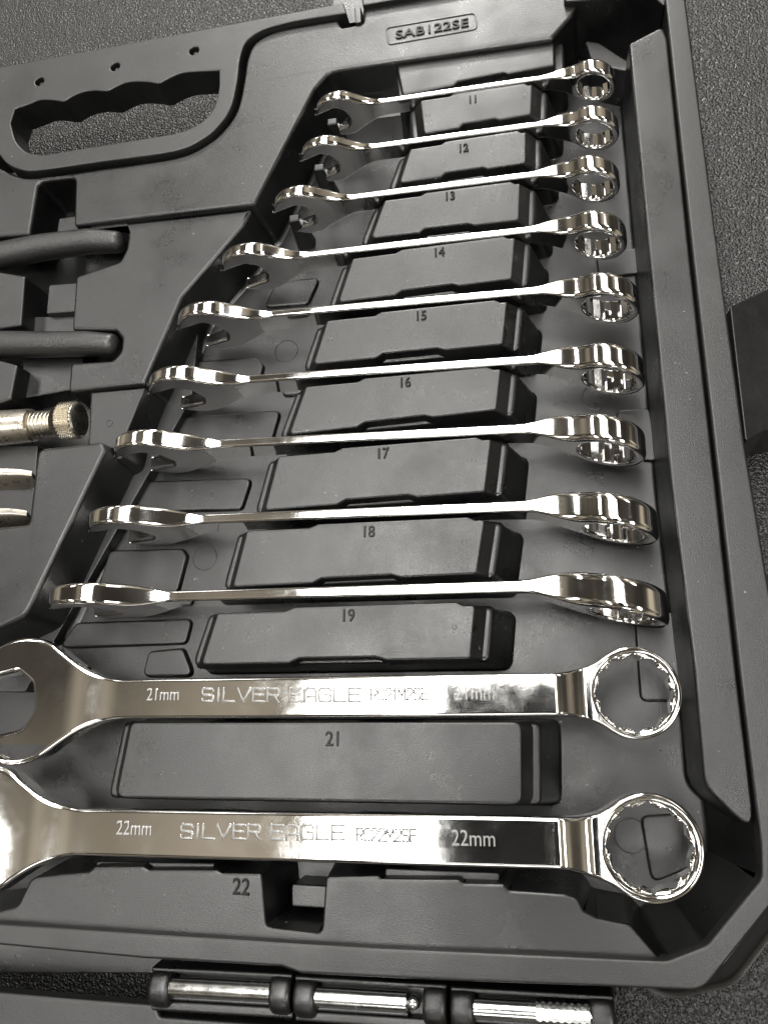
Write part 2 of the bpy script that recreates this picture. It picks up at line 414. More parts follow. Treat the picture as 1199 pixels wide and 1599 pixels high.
for n, q in BLK.items():
    TL, TR, BR, BL = (P(x, y, 0) for x, y in q)
    ux = (TR - TL).normalized(); uy = Vector((-ux.y, ux.x))
    if n != 21:
        cap = [TL, lerp(TL, TR, 0.27), lerp(TL, TR, 0.31) + uy * 1.3, lerp(TL, TR, 0.93) + uy * 1.3, lerp(TL, TR, 0.96), TR,
               BR, lerp(BR, BL, 0.30), lerp(BR, BL, 0.34) + uy * 1.1, lerp(BR, BL, 0.62) + uy * 1.1, lerp(BR, BL, 0.66) - uy * 0.5, BL - uy * 0.5]
        rad = [1.2, .5, .5, .5, .5, 1.6, 1.6, .6, .6, .6, .6, 1.6]
    else:
        cap = [TL, TR, BR, BL]; rad = [2.5, 3, 3.5, 3.5]
    capw = rounded(cap, rad, 4)
    def ends(left, right_, A=TL, B=TR, C=BL, D=BR, ux=ux):
        # how far the two ends splay out towards the floor
        def f(p):
            dl = min((p - A).dot(ux), 99); w_ = (B - A).length
            t0 = (A + (C - A) * max(0, min(1, (A - p).length / max(1e-6, (A - p).length + (C - p).length))) - p).dot(ux)
            t1 = (B + (D - B) * max(0, min(1, (B - p).length / max(1e-6, (B - p).length + (D - p).length))) - p).dot(ux)
            if abs(t0) < 3.2: return -ux * left
            if abs(t1) < 3.2: return ux * right_
            return Vector((0, 0))
        return f
    d = prism('divider', capw, 0.0, -7.5, M_CASE, CASE, r=0.9, draft=0.12, seg=4, skew=ends(4.6, 5.2))
    ext = 5.4; exr = 6.0; g = 0.3
    sh = [TL - ux * ext + uy * g, TR + ux * exr + uy * g, BR + ux * exr - uy * g * 1.6, BL - ux * ext * 1.08 - uy * g * 1.6]
    shw = rounded(sh, [2.5, 2.5, 2.5, 3], 4)
    prism('divider_base', shw, -4.6, ZF - 0.3, M_CASE, d, r=1.7, draft=0.045, foot=1.5, skew=ends(3.0, 5.0, sh[0], sh[1], sh[3], sh[2]))
    x, y, h = NUM[n]
    text_mesh('number', str(n), h, M_LETTER, d, P(x, y, 0), math.atan2(ux.y, ux.x), 0.86, 0.0, 0.30, -0.014, 0.2)
    # tiny mould marks
    for t, vv in ((0.06, 0.5), (0.93, 0.4)):
        c = lerp(lerp(TL, TR, t), lerp(BL, BR, t), vv)
        disc_mark('mould_mark', c, 0.0, 0.95, d, M_CASE, 0.05)
# half divider against the upper panel
TL, TR, BR, BL = (P(x, y, -1.5) for x, y in ((618, 112), (866, 70), (866, 101), (628, 147)))
ux = (TR - TL).normalized(); uy = Vector((-ux.y, ux.x))
cap = [TL + uy * 5, TR + uy * 5, BR, lerp(BR, BL, 0.30), lerp(BR, BL, 0.33) + uy * 1.2, lerp(BR, BL, 0.62) + uy * 1.2, lerp(BR, BL, 0.65) - uy * .3, BL - uy * .3]
d = prism('divider', rounded(cap, [1, 1, 1.2, .5, .5, .5, .5, 1.4], 4), -1.5, -8, M_CASE, CASE, r=0.9, draft=0.12)
sh = [TL - ux * 1 + uy * 5, TR + ux * 4 + uy * 5, BR + ux * 4 - uy * 1.4, BL - ux * 2.5 - uy * 1.4]
prism('divider_base', rounded(sh, 2, 4), -5.5, ZF - 0.3, M_CASE, d, r=1.3, draft=0.05, foot=1.5)

# big front divider 22 with its notch
b22 = [(49, 1370), (138, 1361), (148, 1353), (222, 1352), (232, 1358), (338, 1358), (346, 1363), (409, 1364), (416, 1448), (502, 1458), (508, 1369), (590, 1367),
       (596, 1372), (716, 1373), (724, 1379), (786, 1380), (795, 1390), (880, 1396), (902, 1403), (911, 1423), (932, 1433), (984, 1443), (1038, 1506),
       (580, 1486), (0, 1449), (-200, 1440), (-10, 1425), (28, 1415)]
r22 = [4, 1, 1, 1, 1, 1, 1, 1.5, 2.5, 2.5, 1.5, 1, 1, 1, 1, 1, 1, 1.5, 2, 2, 2, 3, 1, 0, 0, 0, 4, 4]
d = prism('divider', rounded(px(b22, 0), r22, 4), 0.0, ZF - 0.3, M_CASE, CASE, r=1.0, draft=0.16, seg=4)
text_mesh('number', '22', 4.9, M_LETTER, d, P(377, 1386, 0), math.radians(-1.5), 0.86, 0.0, 0.30, -0.014, 0.2)
for q in ([(150, 1344), (335, 1347), (335, 1362), (150, 1360)], [(600, 1355), (780, 1362), (780, 1378), (600, 1374)]):
    prism('stop_tab', rounded(px(q, -4), 1.0), -4.0, ZF, M_CASE, d, r=0.8, draft=0.12)
prism('notch_step', rounded(px([(455, 1380), (520, 1384), (520, 1420), (455, 1416)], -12), 1), -12, ZF, M_CASE, d, r=0.6, draft=0.05)

# low pads and marks on the floor
PADS = [([(300, 564), (400, 557), (411, 570), (406, 592), (293, 596)], -16), ([(268, 652), (438, 640), (424, 688), (250, 694)], -17),
        ([(228, 751), (393, 746), (377, 795), (196, 800)], -17), ([(171, 859), (284, 856), (292, 867), (277, 925), (150, 928)], -16),
        ([(120, 972), (300, 966), (290, 1005), (90, 1012)], -18), ([(232, 1017), (285, 1012), (302, 1056), (222, 1056)], -12),
        ([(432, 440), (500, 432), (480, 474), (410, 480)], -19),
        ([(962, 640), (1014, 636), (1030, 720), (965, 716)], -21), ([(990, 960), (1062, 955), (1075, 1095), (1000, 1095)], -21),
        ([(1000, 1275), (1078, 1270), (1090, 1350), (1018, 1380)], -20), ([(930, 395), (1000, 385), (1008, 425), (935, 432)], -20),
        ([(440, 590), (480, 588), (470, 615), (440, 618)], -19)]
for q, z in PADS:
    prism('floor_pad', rounded(px(q, ZF + 1.8 + (z + 20) * 0.1), 2.6), ZF + 1.8 + (z + 20) * 0.1, ZF - 0.3, M_CASE, CASE, r=0.8, draft=0.25)
for x, y, z, r in ((447, 548, ZF, 5.2), (320, 871, ZF, 5.2), (930, 620, ZF, 5.4), (985, 1305, ZF, 5.6)):
    disc_mark('ejector_mark', P(x, y, z), z, r, CASE, M_CASE, 0.3)
V, FC = prism_data(rounded(px([(912, 62), (935, 66), (985, 98), (985, 112), (925, 100)], -9), 1), -9, ZF, r=0.8, draft=0.15)
link('corner_wedge', mesh('corner_wedge', V, FC), M_CASE, CASE)

# latch flap on the right side
fv = px([(1139, 478), (1215, 418), (1300, 430), (1300, 640), (1200, 662), (1163, 690)], -5)
prism('latch_flap', rounded(fv, 0.8), -5, ZM + 0.5, M_FLAP, CASE, r=0.7, draft=0.0, ztop=lambda x, y: -0.75 * max(0, x - fv[0].x))

# hinge knuckles along the bottom edge with their pins
def knuckle(x0, y0, x1, y1, knurl=None, ball=False):
    """a hinge knuckle between two pixel end points of its centre line, pin inside"""
    z = -4.0
    A, B = P(x0, y0, z), P(x1, y1, z); u = (B - A).normalized(); v = Vector((-u.y, u.x)); L = (B - A).length
    H = 6.3
    def rect(a, b, c, e): return ccw([A + u * a + v * c, A + u * b + v * c, A + u * b + v * e, A + u * a + v * e])
    k = prism('hinge_knuckle', rounded(rect(0, L, -H - .6, -H + 2.4), .8), z + 0.2, z - 14, M_CASE, CASE, r=0.9, draft=0.1)
    prism('rail', rounded(rect(0, L, H - 1.6, H), .8), z + 1.6, z - 14, M_CASE, k, r=0.9, draft=0.1)
    for a, b in ((0, 7.4), (L - 7.4, L)):
        w_ = b - a; st = (0, .04, .12, .24, .5, .76, .88, .96, 1); rs_ = (4.6, 5.4, 5.9, 6.2, 6.3, 6.2, 5.9, 5.4, 4.6)
        tube('end_cap', [(*(A + u * (a + w_ * t)), z - 1.6) for t in st], [(q, q * .92) for q in rs_], M_CASE, k, 30, 60)
    prism('cradle', rect(3, L - 3, -H + 1.5, H - 1.5), z - 3.6, z - 14.2, M_CASE, k, r=0.3, draft=0)
    p = [(*(A + u * 5 + v * .5), z + 0.3), (*(A + u * (L - 5) + v * .5), z + 0.3)]
    if ball:
        e = A + u * (L - 10.5) + v * .5; p[1] = (*(A + u * (L - 12.5) + v * .5), z + .3)
        path = [(e.x + u.x * t, e.y + u.y * t, z + .3) for t in (-2.2, -1.9, -1, 0, 1, 1.9, 2.2)]
        tube('pin_ball', path, [0.5, 1.1, 1.9, 2.2, 1.9, 1.1, 0.5], M_PIN, k)
    if knurl:
        p[1] = (*(A + u * (L * knurl) + v * .5), z + .3)
        V, FC = [], []; n, rows = 18, 16
        a0, a1 = L * knurl, L - 6
        for i in range(rows + 1):
            for j in range(n):
                an = 2 * math.pi * j / n; rr_ = 3.0 + (0.5 if (i + j) % 2 else -0.15)
                c = A + u * (a0 + (a1 - a0) * i / rows) + v * (.5 + rr_ * math.cos(an))
                V.append((c.x, c.y, z + .3 + rr_ * math.sin(an)))
        for i in range(rows):
            for j in range(n):
                j2 = (j + 1) % n; FC.append((i*n+j, i*n+j2, (i+1)*n+j2, (i+1)*n+j))
        link('knurled_end', mesh('knurled_end', V, FC), M_PIN, k, angle=5)
    tube('pin', p, [2.9, 2.9], M_PIN, k, 28)
    tube('pin_groove', [(p[0][0] - v.x * 3.6, p[0][1] - v.y * 3.6, z - 1.0), (p[1][0] - v.x * 3.6, p[1][1] - v.y * 3.6, z - 1.0)], [0.8, 0.8], M_CASE, k, 12)
knuckle(238, 1541, 458, 1553)
knuckle(461, 1556, 699, 1571, ball=True)
knuckle(704, 1574, 960, 1590, knurl=0.53)
# near edge of the other case half, beyond the hinge
oh = px([(-300, 1538), (0, 1549), (242, 1569), (250, 1588), (960, 1640), (960, 1900), (-300, 1900)], -6)
prism('other_half_rim', rounded(oh, [0, 0, 1, 1, 1, 0, 0]), -6, -11, M_RIM, CASE, r=1.0, draft=0.0)

# ------------------------------------------------------------------ the phone taking the picture, mirrored in the flat spanners
PH = root('phone', 'black phone held above the case, seen mirrored in the flat spanners', 'phone', loc=(0, 0, CAMH + 12))
camo = Vector((0, 0, CAMH))
def ph(x, y, d): return tuple(camo + right * x + down * y - fwd * d)
def slab(name, x0, x1, y0, y1, d0, d1, rad, m):
    c = rounded([Vector((x0, y0)), Vector((x1, y0)), Vector((x1, y1)), Vector((x0, y1))], rad, 6); n = len(c)
    V = [ph(p.x, p.y, d0) for p in c] + [ph(p.x, p.y, d1) for p in c]
    FC = [tuple(range(n)), tuple(range(n, 2 * n))[::-1]] + [(i, n + i, n + (i + 1) % n, (i + 1) % n) for i in range(n)]
    me = mesh(name, V, FC); bx_ = bmesh.new(); bx_.from_mesh(me); bmesh.ops.recalc_face_normals(bx_, faces=bx_.faces); bx_.to_mesh(me); bx_.free()
    return link(name, me, m, PH)
slab('case_back', -84, 4, -47, 106, 13, 22, 9, M_PHONE)
slab('camera_bump', -28, 3, -16, 16, 10, 12.8, 7, M_PHONE)

# ------------------------------------------------------------------ spanners
def bez(p0, p1, p2, p3, n):
    out = []
    for k in range(n):
        t = k / n
        out.append(p0*(1-t)**3 + p1*3*t*(1-t)**2 + p2*3*t*t*(1-t) + p3*t**3)
    return out
def sstep(a, b, x):
    t = max(0.0, min(1.0, (x - a) / (b - a))); return t * t * t * (t * (6 * t - 15) + 10)

def resample(p, step):
    out = []
    for i in range(len(p)):
        a, b = p[i], p[(i + 1) % len(p)]; l = (b - a).length; n = max(1, int(round(l / step)))
        for k in range(n): out.append(a + (b - a) * (k / n))
    return out

def spanner_outline(af, L, R, Rh, hw0, hw1, phi):
    V2 = lambda x, y: Vector((x, y))
    pts = []
    al = math.radians(128)                                  # where the ring leaves into the shank
    for k in range(61):
        a = -al + 2 * al * k / 60; pts.append(V2(L + R * math.cos(a), R * math.sin(a)))
    a = al; e = pts[-1]; t = V2(-math.sin(a), math.cos(a))
    sx1 = L - 2.35 * R; sx0 = Rh * 1.78
    up_ = bez(e, e + t * R * 0.55, V2(sx1 + 0.7 * R, hw1), V2(sx1, hw1), 26)
    up_ += [V2(sx1 + (sx0 - sx1) * k / 60, hw1 + (hw0 - hw1) * k / 60) for k in range(60)]
    be = math.radians(56)
    h = V2(Rh * math.cos(be), Rh * math.sin(be)); th = V2(-math.sin(be), math.cos(be))
    up_ += bez(V2(sx0, hw0), V2(sx0 - 0.50 * Rh, hw0), h - th * Rh * 0.40, h, 26)
    pts += up_[1:]
    # upper head arc, jaw, lower head arc
    c, s = math.cos(phi), math.sin(phi)
    rot = lambda v: V2(v.x * c - v.y * s, v.x * s + v.y * c)
    tx = -0.83 * Rh; ty = math.sqrt(Rh * Rh - tx * tx)
    jw = af / 2
    tip_a = math.atan2(ty, tx)
    a0, a1 = be, tip_a + phi
    for k in range(31):
        a = a0 + (a1 - a0) * k / 30; pts.append(V2(Rh * math.cos(a), Rh * math.sin(a)))
    jaw = [V2(tx, ty), V2(tx - 0.02 * Rh, jw + 0.01), V2(0.02 * Rh, jw), V2(0.25 * Rh, jw * 0.48), V2(0.25 * Rh, -jw * 0.48), V2(0.02 * Rh, -jw), V2(tx - 0.02 * Rh, -jw - 0.01), V2(tx, -ty)]
    j2 = rounded([V2(tx + 1, ty + 1)] + jaw + [V2(tx + 1, -ty - 1)], [0, .4, .5, 3, 4, 4, 3, .5, .4, 0], 5)[1:-1]
    pts += [rot(v) for v in j2]
    a0, a1 = -tip_a + phi + 2 * math.pi, 2 * math.pi - be
    for k in range(31):
        a = a0 + (a1 - a0) * k / 30; pts.append(V2(Rh * math.cos(a), Rh * math.sin(a)))
    lo = [V2(v.x, -v.y) for v in up_][::-1]
    pts += lo
    out = [pts[0]]
    for v in pts[1:]:
        if (v - out[-1]).length > 0.06: out.append(v)
    if (out[0] - out[-1]).length < 0.06: out.pop()
    return ccw(resample(out, 0.9))

def spanner(name_root, af, L, place, flat, phi, jog, par):
    R, Rh, hw0, hw1, ts, th, tr = (par[k] for k in ('R', 'Rh', 'hw0', 'hw1', 'ts', 'th', 'tr'))
    out = spanner_outline(af, L, R, Rh, hw0, hw1, phi)
    xb = L - 1.9 * R
    def h(x, q):
        v = ts + (th - ts) * (1 - sstep(Rh * 0.75, Rh * 1.75, x)) + (tr - ts) * (sstep(L - 1.8 * R, L - 0.85 * R, x) if flat else sstep(L - 2.5 * R, L - 0.75 * R, x))
        v -= max(0.0, Rh * 0.6 - x) * 0.05
        return v / 2
    def off(x, q):
        if flat: return jog * sstep(L - 1.78 * R, L - 1.02 * R, x)
        t = x - xb
        if t <= 0: return 0.0
        k = math.tan(math.radians(jog)); w_ = R * 0.9
        return k * t * t / (2 * w_) if t < w_ else k * (t - w_ / 2)
    def rad(x): return par['re'] + (par['ro'] - par['re']) * sstep(L - 1.7 * R, L - 0.9 * R, x) + (par['rh'] - par['re']) * (1 - sstep(Rh * .9, Rh * 1.6, x))
    def asp(x): return 1 + (par['az'] - 1) * sstep(L - 1.7 * R, L - 0.9 * R, x) + (par['azh'] - 1) * (1 - sstep(Rh * .9, Rh * 1.6, x))
    e = 0.02
    def ntop(x, q, sg):
        f = lambda a, b: off(a, b) + sg * h(a, b)
        gx = (f(x + e, q) - f(x - e, q)) / (2 * e)
        return Vector((-gx, 0, 1)).normalized() * sg
    Vs, Fs, Ns = [], [], []                                  # vertices, faces, per-corner normals
    K = 8
    n = len(out)
    nr = []
    for i in range(n):
        d = out[(i + 1) % n] - out[i - 1]; nr.append(Vector((d.y, -d.x)).normalized())
    # ring bore
    nst = 24; NB = nst * 4
    rc = af / 2 * 1.155
    star = []
    for k in range(nst):
        r0 = rc if k % 2 == 0 else af / 2 * 1.03
        r1 = rc if (k + 1) % 2 == 0 else af / 2 * 1.03
        a0, a1 = 2 * math.pi * k / nst, 2 * math.pi * (k + 1) / nst
        p0 = Vector((r0 * math.cos(a0), r0 * math.sin(a0))); p1 = Vector((r1 * math.cos(a1), r1 * math.sin(a1)))
        for j in range(4): star.append(p0.lerp(p1, j / 4) + Vector((L, 0)))
    rb = rc + par['ch']
    def circle(r): return [(p - Vector((L, 0))).normalized() * r + Vector((L, 0)) for p in star]
    def add_ring(loop, s, N):
        i0 = len(Vs); Vs.extend((p.x, p.y, z) for p, z in zip(loop, s)); return list(range(i0, i0 + len(loop))), N
    def strip(A, B, flip, smooth=True):
        (ia, na), (ib, nb) = A, B; m_ = len(ia)
        for i in range(m_):
            j = (i + 1) % m_
            f = [(ia[i], na[i]), (ib[i], nb[i]), (ib[j], nb[j]), (ia[j], na[j])]
            if flip: f = f[::-1]
            Fs.append([q[0] for q in f]); Ns.append([q[1] for q in f] if smooth else None)
    mids = {}; borem = {}; FLATS = set()
    inner = {}
    for sg in (1, -1):
        prev = None
        for k in range(K + 1):
            a = math.pi / 2 * k / K
            lp, zz, nn = [], [], []
            for i in range(n):
                p = out[i]; r = rad(p.x)
                q = p - nr[i] * r * (1 - math.cos(a))
                lp.append(q); rz = min(r * asp(p.x), h(p.x, p.y) * 0.96); zz.append(off(p.x, p.y) + sg * (h(p.x, p.y) - rz * (1 - math.sin(a))))
                nt_ = ntop(p.x, p.y, sg)
                nn.append((Vector((nr[i].x, nr[i].y, 0)) * math.cos(a) * rz / r + nt_ * math.sin(a)).normalized())
            ring = add_ring(lp, zz, nn)
            if k == 0: mids[sg] = ring
            else: strip(prev, ring, sg > 0)
            prev = ring
        inner_loop = lp
        # bore: rounded lip, chamfer, then the twelve points
        lips = []
        rl = par['rr']; LD = 1.0 if flat else 0.6
        prevb = None
        for k in range(K + 1):
            a = math.pi / 2 * k / K
            r = rb + rl * (1 - math.sin(a)); c = circle(r)      # k=0 top edge (a=0) -> inside
            r = rb + rl * (1 - math.sin(a))
            zz = [off(p.x, p.y) + sg * (h(p.x, p.y) - rl * (1 - math.cos(a)) * LD) for p in c]
            nn = []
            for p in c:
                o_ = (Vector((L, 0)) - p).normalized()
                nn.append((ntop(p.x, p.y, sg) * math.cos(a) + Vector((o_.x, o_.y, 0)) * math.sin(a) * 1.0).normalized())
            ring = add_ring(c, zz, nn)
            if k == 0: cap_bore = c
            else: strip(prevb, ring, sg < 0)
            prevb = ring
        zz = [off(p.x, p.y) + sg * (h(p.x, p.y) - rl * LD - par['drop']) for p in star]
        sring = add_ring(star, zz, [Vector((0, 0, sg))] * NB)
        strip(prevb, sring, sg < 0, smooth=False)
        borem[sg] = sring
        # flat interior
        bm = bmesh.new()
        polys = [[Vector((p.x, p.y, 0)) for p in inner_loop], [Vector((p.x, p.y, 0)) for p in cap_bore]]
        vv = [bm.verts.new(p) for pl in polys for p in pl]
        for t in tessellate_polygon(polys):
            try: bm.faces.new([vv[i] for i in t])
            except ValueError: pass
        xs = [Rh * (0.7 + 0.1 * k) for k in range(12)] + [L - R * (2.0 - 0.07 * k) for k in range(44)] + [Rh * 2 + (L - 2 * R - Rh * 2) * k / 8 for k in range(9)]
        for x in xs:
            bmesh.ops.bisect_plane(bm, geom=bm.verts[:] + bm.edges[:] + bm.faces[:], plane_co=(x, 0, 0), plane_no=(1, 0, 0), dist=1e-5)
        bm.verts.index_update()
        base = len(Vs); nn = []
        for v in bm.verts:
            x, y = v.co.x, v.co.y; Vs.append((x, y, off(x, y) + sg * h(x, y))); nn.append(ntop(x, y, sg))
        for f in bm.faces:
            ids = [v.index for v in f.verts]
            cr = (f.verts[1].co - f.verts[0].co).cross(f.verts[2].co - f.verts[1].co).z
            if abs(cr) < 1e-12: cr = f.normal.z
            if cr * sg < 0: ids = ids[::-1]
            Fs.append([base + i for i in ids]); Ns.append([nn[i] for i in ids]); FLATS.add(len(Fs) - 1)
        bm.free()
    strip(mids[1], mids[-1], False)
    strip(borem[1], borem[-1], True, smooth=False)
    # flip test for outer wall: outward normals expected
    org, dx, dq, ds = place
    W3 = [org + dx * v[0] + dq * v[1] + ds * v[2] for v in Vs]
    cuts = {'open_end': [], 'shank': [], 'box_end': []}
    for fi, f in enumerate(Fs):
        cx = sum(Vs[i][0] for i in f) / len(f)
        cuts['open_end' if cx < Rh * 1.3 else 'box_end' if cx > L - R * 1.5 else 'shank'].append(fi)
    for pn, fl_ in cuts.items():
        used = {}; vv = []; ff = []; nl = []
        for fi in fl_:
            ids = []
            f = Fs[fi]; N = Ns[fi]
            pa = [W3[i] for i in f]
            fn = Vector()
            for i in range(len(pa)):
                a, b = pa[i], pa[(i + 1) % len(pa)]
                fn += a.cross(b)
            if N is None:
                nw = [fn.normalized()] * len(f)
            else:
                nw = [(dx * q.x + dq * q.y + ds * q.z).normalized() for q in N]
                if fn.dot(nw[0] + nw[1] + nw[2]) < 0: f = f[::-1]; nw = nw[::-1]
            for i in f:
                if i not in used: used[i] = len(vv); vv.append(W3[i])
                ids.append(used[i])
            ff.append(ids); nl += [tuple(q) for q in nw]
        me = bpy.data.meshes.new(pn); me.from_pydata([tuple(v * MM) for v in vv], [], ff)
        me.shade_smooth(); me.update()
        if len(me.loops) == len(nl): me.normals_split_custom_set(nl)
        link(pn, me, M_CHROME, name_root, wn=False)
        if not flat and pn == 'open_end':                    # ground flats of the jaw
            me.materials.append(M_SATIN)
            for i, fi in enumerate(fl_):
                if fi in FLATS: me.polygons[i].material_index = 1

def par_for(af, R=None, Rh=None):
    return dict(R=R or af * 0.765, Rh=Rh or af * 1.0, hw0=af * 0.36, hw1=af * 0.31, ts=af * 0.205, th=af * 0.42, tr=af * 0.58,
                re=0.95, rr=af * 0.05, rh=1.1, ch=af * 0.008, ro=af * 0.08, az=1.7, azh=1.4, drop=0.35)

#        head tip      shank left   shank right  ring tip     (band centre pixels)
WR = {11: ((497, 171), (600, 157), (860, 117), (960, 108)), 12: ((474, 240), (585, 228), (860, 189), (965, 178)),
      13: ((432, 318), (540, 309), (865, 266), (967, 265)), 14: ((353, 408), (470, 399), (860, 353), (978, 352)),
      15: ((285, 500), (410, 492), (880, 448), (998, 447)), 16: ((241, 600), (380, 593), (885, 556), (1007, 562)),
      17: ((187, 702), (330, 694), (880, 665), (1009, 690)), 18: ((148, 815), (290, 812), (830, 789), (1029, 815)),
      19: ((88, 932), (250, 932), (850, 914), (1044, 930))}
POS = {11: 'shortest of the row, above the divider numbered eleven', 12: 'second shortest, between the dividers numbered eleven and twelve',
       13: 'third shortest, between the dividers numbered twelve and thirteen', 14: 'between the dividers numbered thirteen and fourteen',
       15: 'middle of the row, between dividers fourteen and fifteen', 16: 'between the dividers numbered fifteen and sixteen',
       17: 'third longest, between dividers sixteen and seventeen', 18: 'second longest, between dividers seventeen and eighteen',
       19: 'longest on edge, between dividers eighteen and nineteen'}
for af, (pt, pl, pr_, pe) in WR.items():
    par = par_for(af)
    zc = 0.6 - par['hw1']
    A, B = P(*pl, 0.6), P(*pr_, 0.6); u = (B - A).normalized()
    T, E = P(*pt, 0.0), P(*pe, 2.0)
    x0 = (T - A).dot(u); x1 = (E - A).dot(u)
    hx = x0 + 0.86 * par['Rh']; rx = x1 - par['R'] * 0.97
    ctr = A + u * hx
    nrm = Vector((u.y, -u.x))                                # towards the bottom of the tray
    r = root('combination_spanner', 'chrome spanner on edge, ' + POS[af], 'spanner', 'combination spanners standing on edge',
             (ctr.x, ctr.y, zc - par['Rh']))
    spanner(r, af, rx - hx, (Vector((ctr.x, ctr.y, zc)), Vector((u.x, u.y, 0)), Vector((0, 0, 1)), Vector((nrm.x, nrm.y, 0))),
            False, math.radians(20), 13.0, par)
    # peg in the open jaw, moulded in the case
    if af > 13: continue
    c = ctr - u * par['Rh'] * 0.45
    rp = ccw([c + u * a + nrm * b for a, b in ((-2.5, -1.6), (2.2, -1.6), (2.2, 1.8), (-2.5, 1.8))])
    prism('jaw_peg', rounded(rp, 0.8), zc - af * 0.30, ZF, M_CASE, CASE, r=0.8, draft=0.1)

# two flat ones, marked
STROKE = {'S': [[(1, .86), (.9, 1), (.12, 1), (0, .88), (0, .62), (.12, .52), (.88, .48), (1, .38), (1, .12), (.88, 0), (.1, 0), (0, .14)]],
          'I': [[(0, 0), (0, 1)]], 'L': [[(0, 1), (0, 0), (1, 0)]], 'V': [[(0, 1), (.5, 0), (1, 1)]],
          'E': [[(1, 1), (0, 1), (0, 0), (1, 0)], [(0, .52), (.85, .52)]],
          'R': [[(0, 0), (0, 1), (.88, 1), (1, .88), (1, .6), (.88, .48), (.1, .48)], [(.62, .46), (1, 0)]],
          'A': [[(0, 0), (0, .8), (.22, 1), (.78, 1), (1, .8), (1, 0)], [(.3, .36), (1, .36)]],
          'C': [[(1, .82), (.8, 1), (.2, 1), (0, .8), (0, .2), (.2, 0), (.8, 0), (1, .18)]], '1': [[(.1, .78), (.55, 1), (.55, 0)]],
          '2': [[(0, .76), (.18, 1), (.8, 1), (1, .8), (1, .62), (0, .06), (0, 0), (1, 0)]], 'M': [[(0, 0), (0, 1), (.5, .35), (1, 1), (1, 0)]],
          'm': [[(0, 0), (0, .68), (.4, .68), (.5, .56), (.5, 0)], [(.5, .56), (.62, .68), (.9, .68), (1, .56), (1, 0)]],
          'G': [[(1, .82), (.86, 1), (.14, 1), (0, .86), (0, .14), (.14, 0), (1, 0), (1, .5), (.55, .5)]]}
def stroke_text(name, s, x0, width, hgt, fn, m, parent, th=0.75, dz=0.16):
    """wide line lettering; fn maps (x along, y across, height) to space"""
    adv = {'I': 0.38, 'V': 1.12, 'L': 1.0, ' ': 0.42, '1': 0.62, 'm': 1.3, 'M': 1.2}
    tot = sum(adv.get(c, 1.0) + 0.30 for c in s) - 0.30
    sc = width / tot; x = x0; V, FC = [], []
    for c in s:
        wch = adv.get(c, 1.0) * sc
        ww = 0.0 if c == 'I' else wch
        for line in STROKE.get(c, []):
            for (ax, ay), (bx_, by) in zip(line, line[1:]):
                a = Vector((x + ax * ww + (wch / 2 if c == 'I' else 0), (ay - .5) * hgt)); b = Vector((x + bx_ * ww + (wch / 2 if c == 'I' else 0), (by - .5) * hgt))
                d = (b - a).normalized(); pn = Vector((-d.y, d.x)) * th / 2; a -= d * th * .42; b += d * th * .42
                i = len(V); prof = [(-1.0, -0.03), (-0.82, 0.13), (-0.42, 0.22), (0.0, 0.25), (0.42, 0.22), (0.82, 0.13), (1.0, -0.03)]; np_ = len(prof)
                for e_, g_ in ((a - d * th * .25, 0.15), (a, 1.0), (b, 1.0), (b + d * th * .25, 0.15)):
                    for f_, h_ in prof:
                        q = e_ + pn * 1.15 * f_ * (0.6 + 0.4 * g_); V.append(fn(q.x, q.y, h_ * g_))
                for e_ in range(3):
                    for f_ in range(np_ - 1): k_ = i + e_ * np_ + f_; FC.append((k_ + 1, k_, k_ + np_, k_ + np_ + 1))
        x += wch + 0.30 * sc
    o = link(name, mesh(name, V, FC), m, parent, wn=False); o.data.shade_smooth(); o.data.materials.append(M_CHROME)
    for p in o.data.polygons:
        if abs(p.normal.z) < 0.75: p.material_index = 1
    return o

FLAT = {21: dict(ring=(989, 1082), rr=73.5, sl=(190, 1086), sr=(850, 1083), head=(33, 1093), hr=88, wl=1050, wr=1119, z=1.0, jog=2.2,
                 lab='polished chrome combination spanner marked 21mm, lying flat above divider 21',
                 t=[('size_mark', '21mm', 255, 1085, 21), ('brand_lettering', 'SILVER EAGLE', 316, 563, 1085), ('part_number', 'RC21M2SE', 623, 1084, 19), ('size_mark', '21mm', 741, 1083, 22)]),
        22: dict(ring=(1013, 1322), rr=84.5, sl=(190, 1296), sr=(880, 1308), head=(-30, 1296), hr=87, wl=1253, wr=1340, z=2.0, jog=2.6,
                 lab='polished chrome combination spanner marked 22mm, lying flat between dividers 21 and 22',
                 t=[('size_mark', '22mm', 210, 1294, 22), ('brand_lettering', 'SILVER EAGLE', 283, 537, 1298), ('part_number', 'RC22M2SE', 603, 1304, 20), ('size_mark', '22mm', 739, 1310, 23)])}
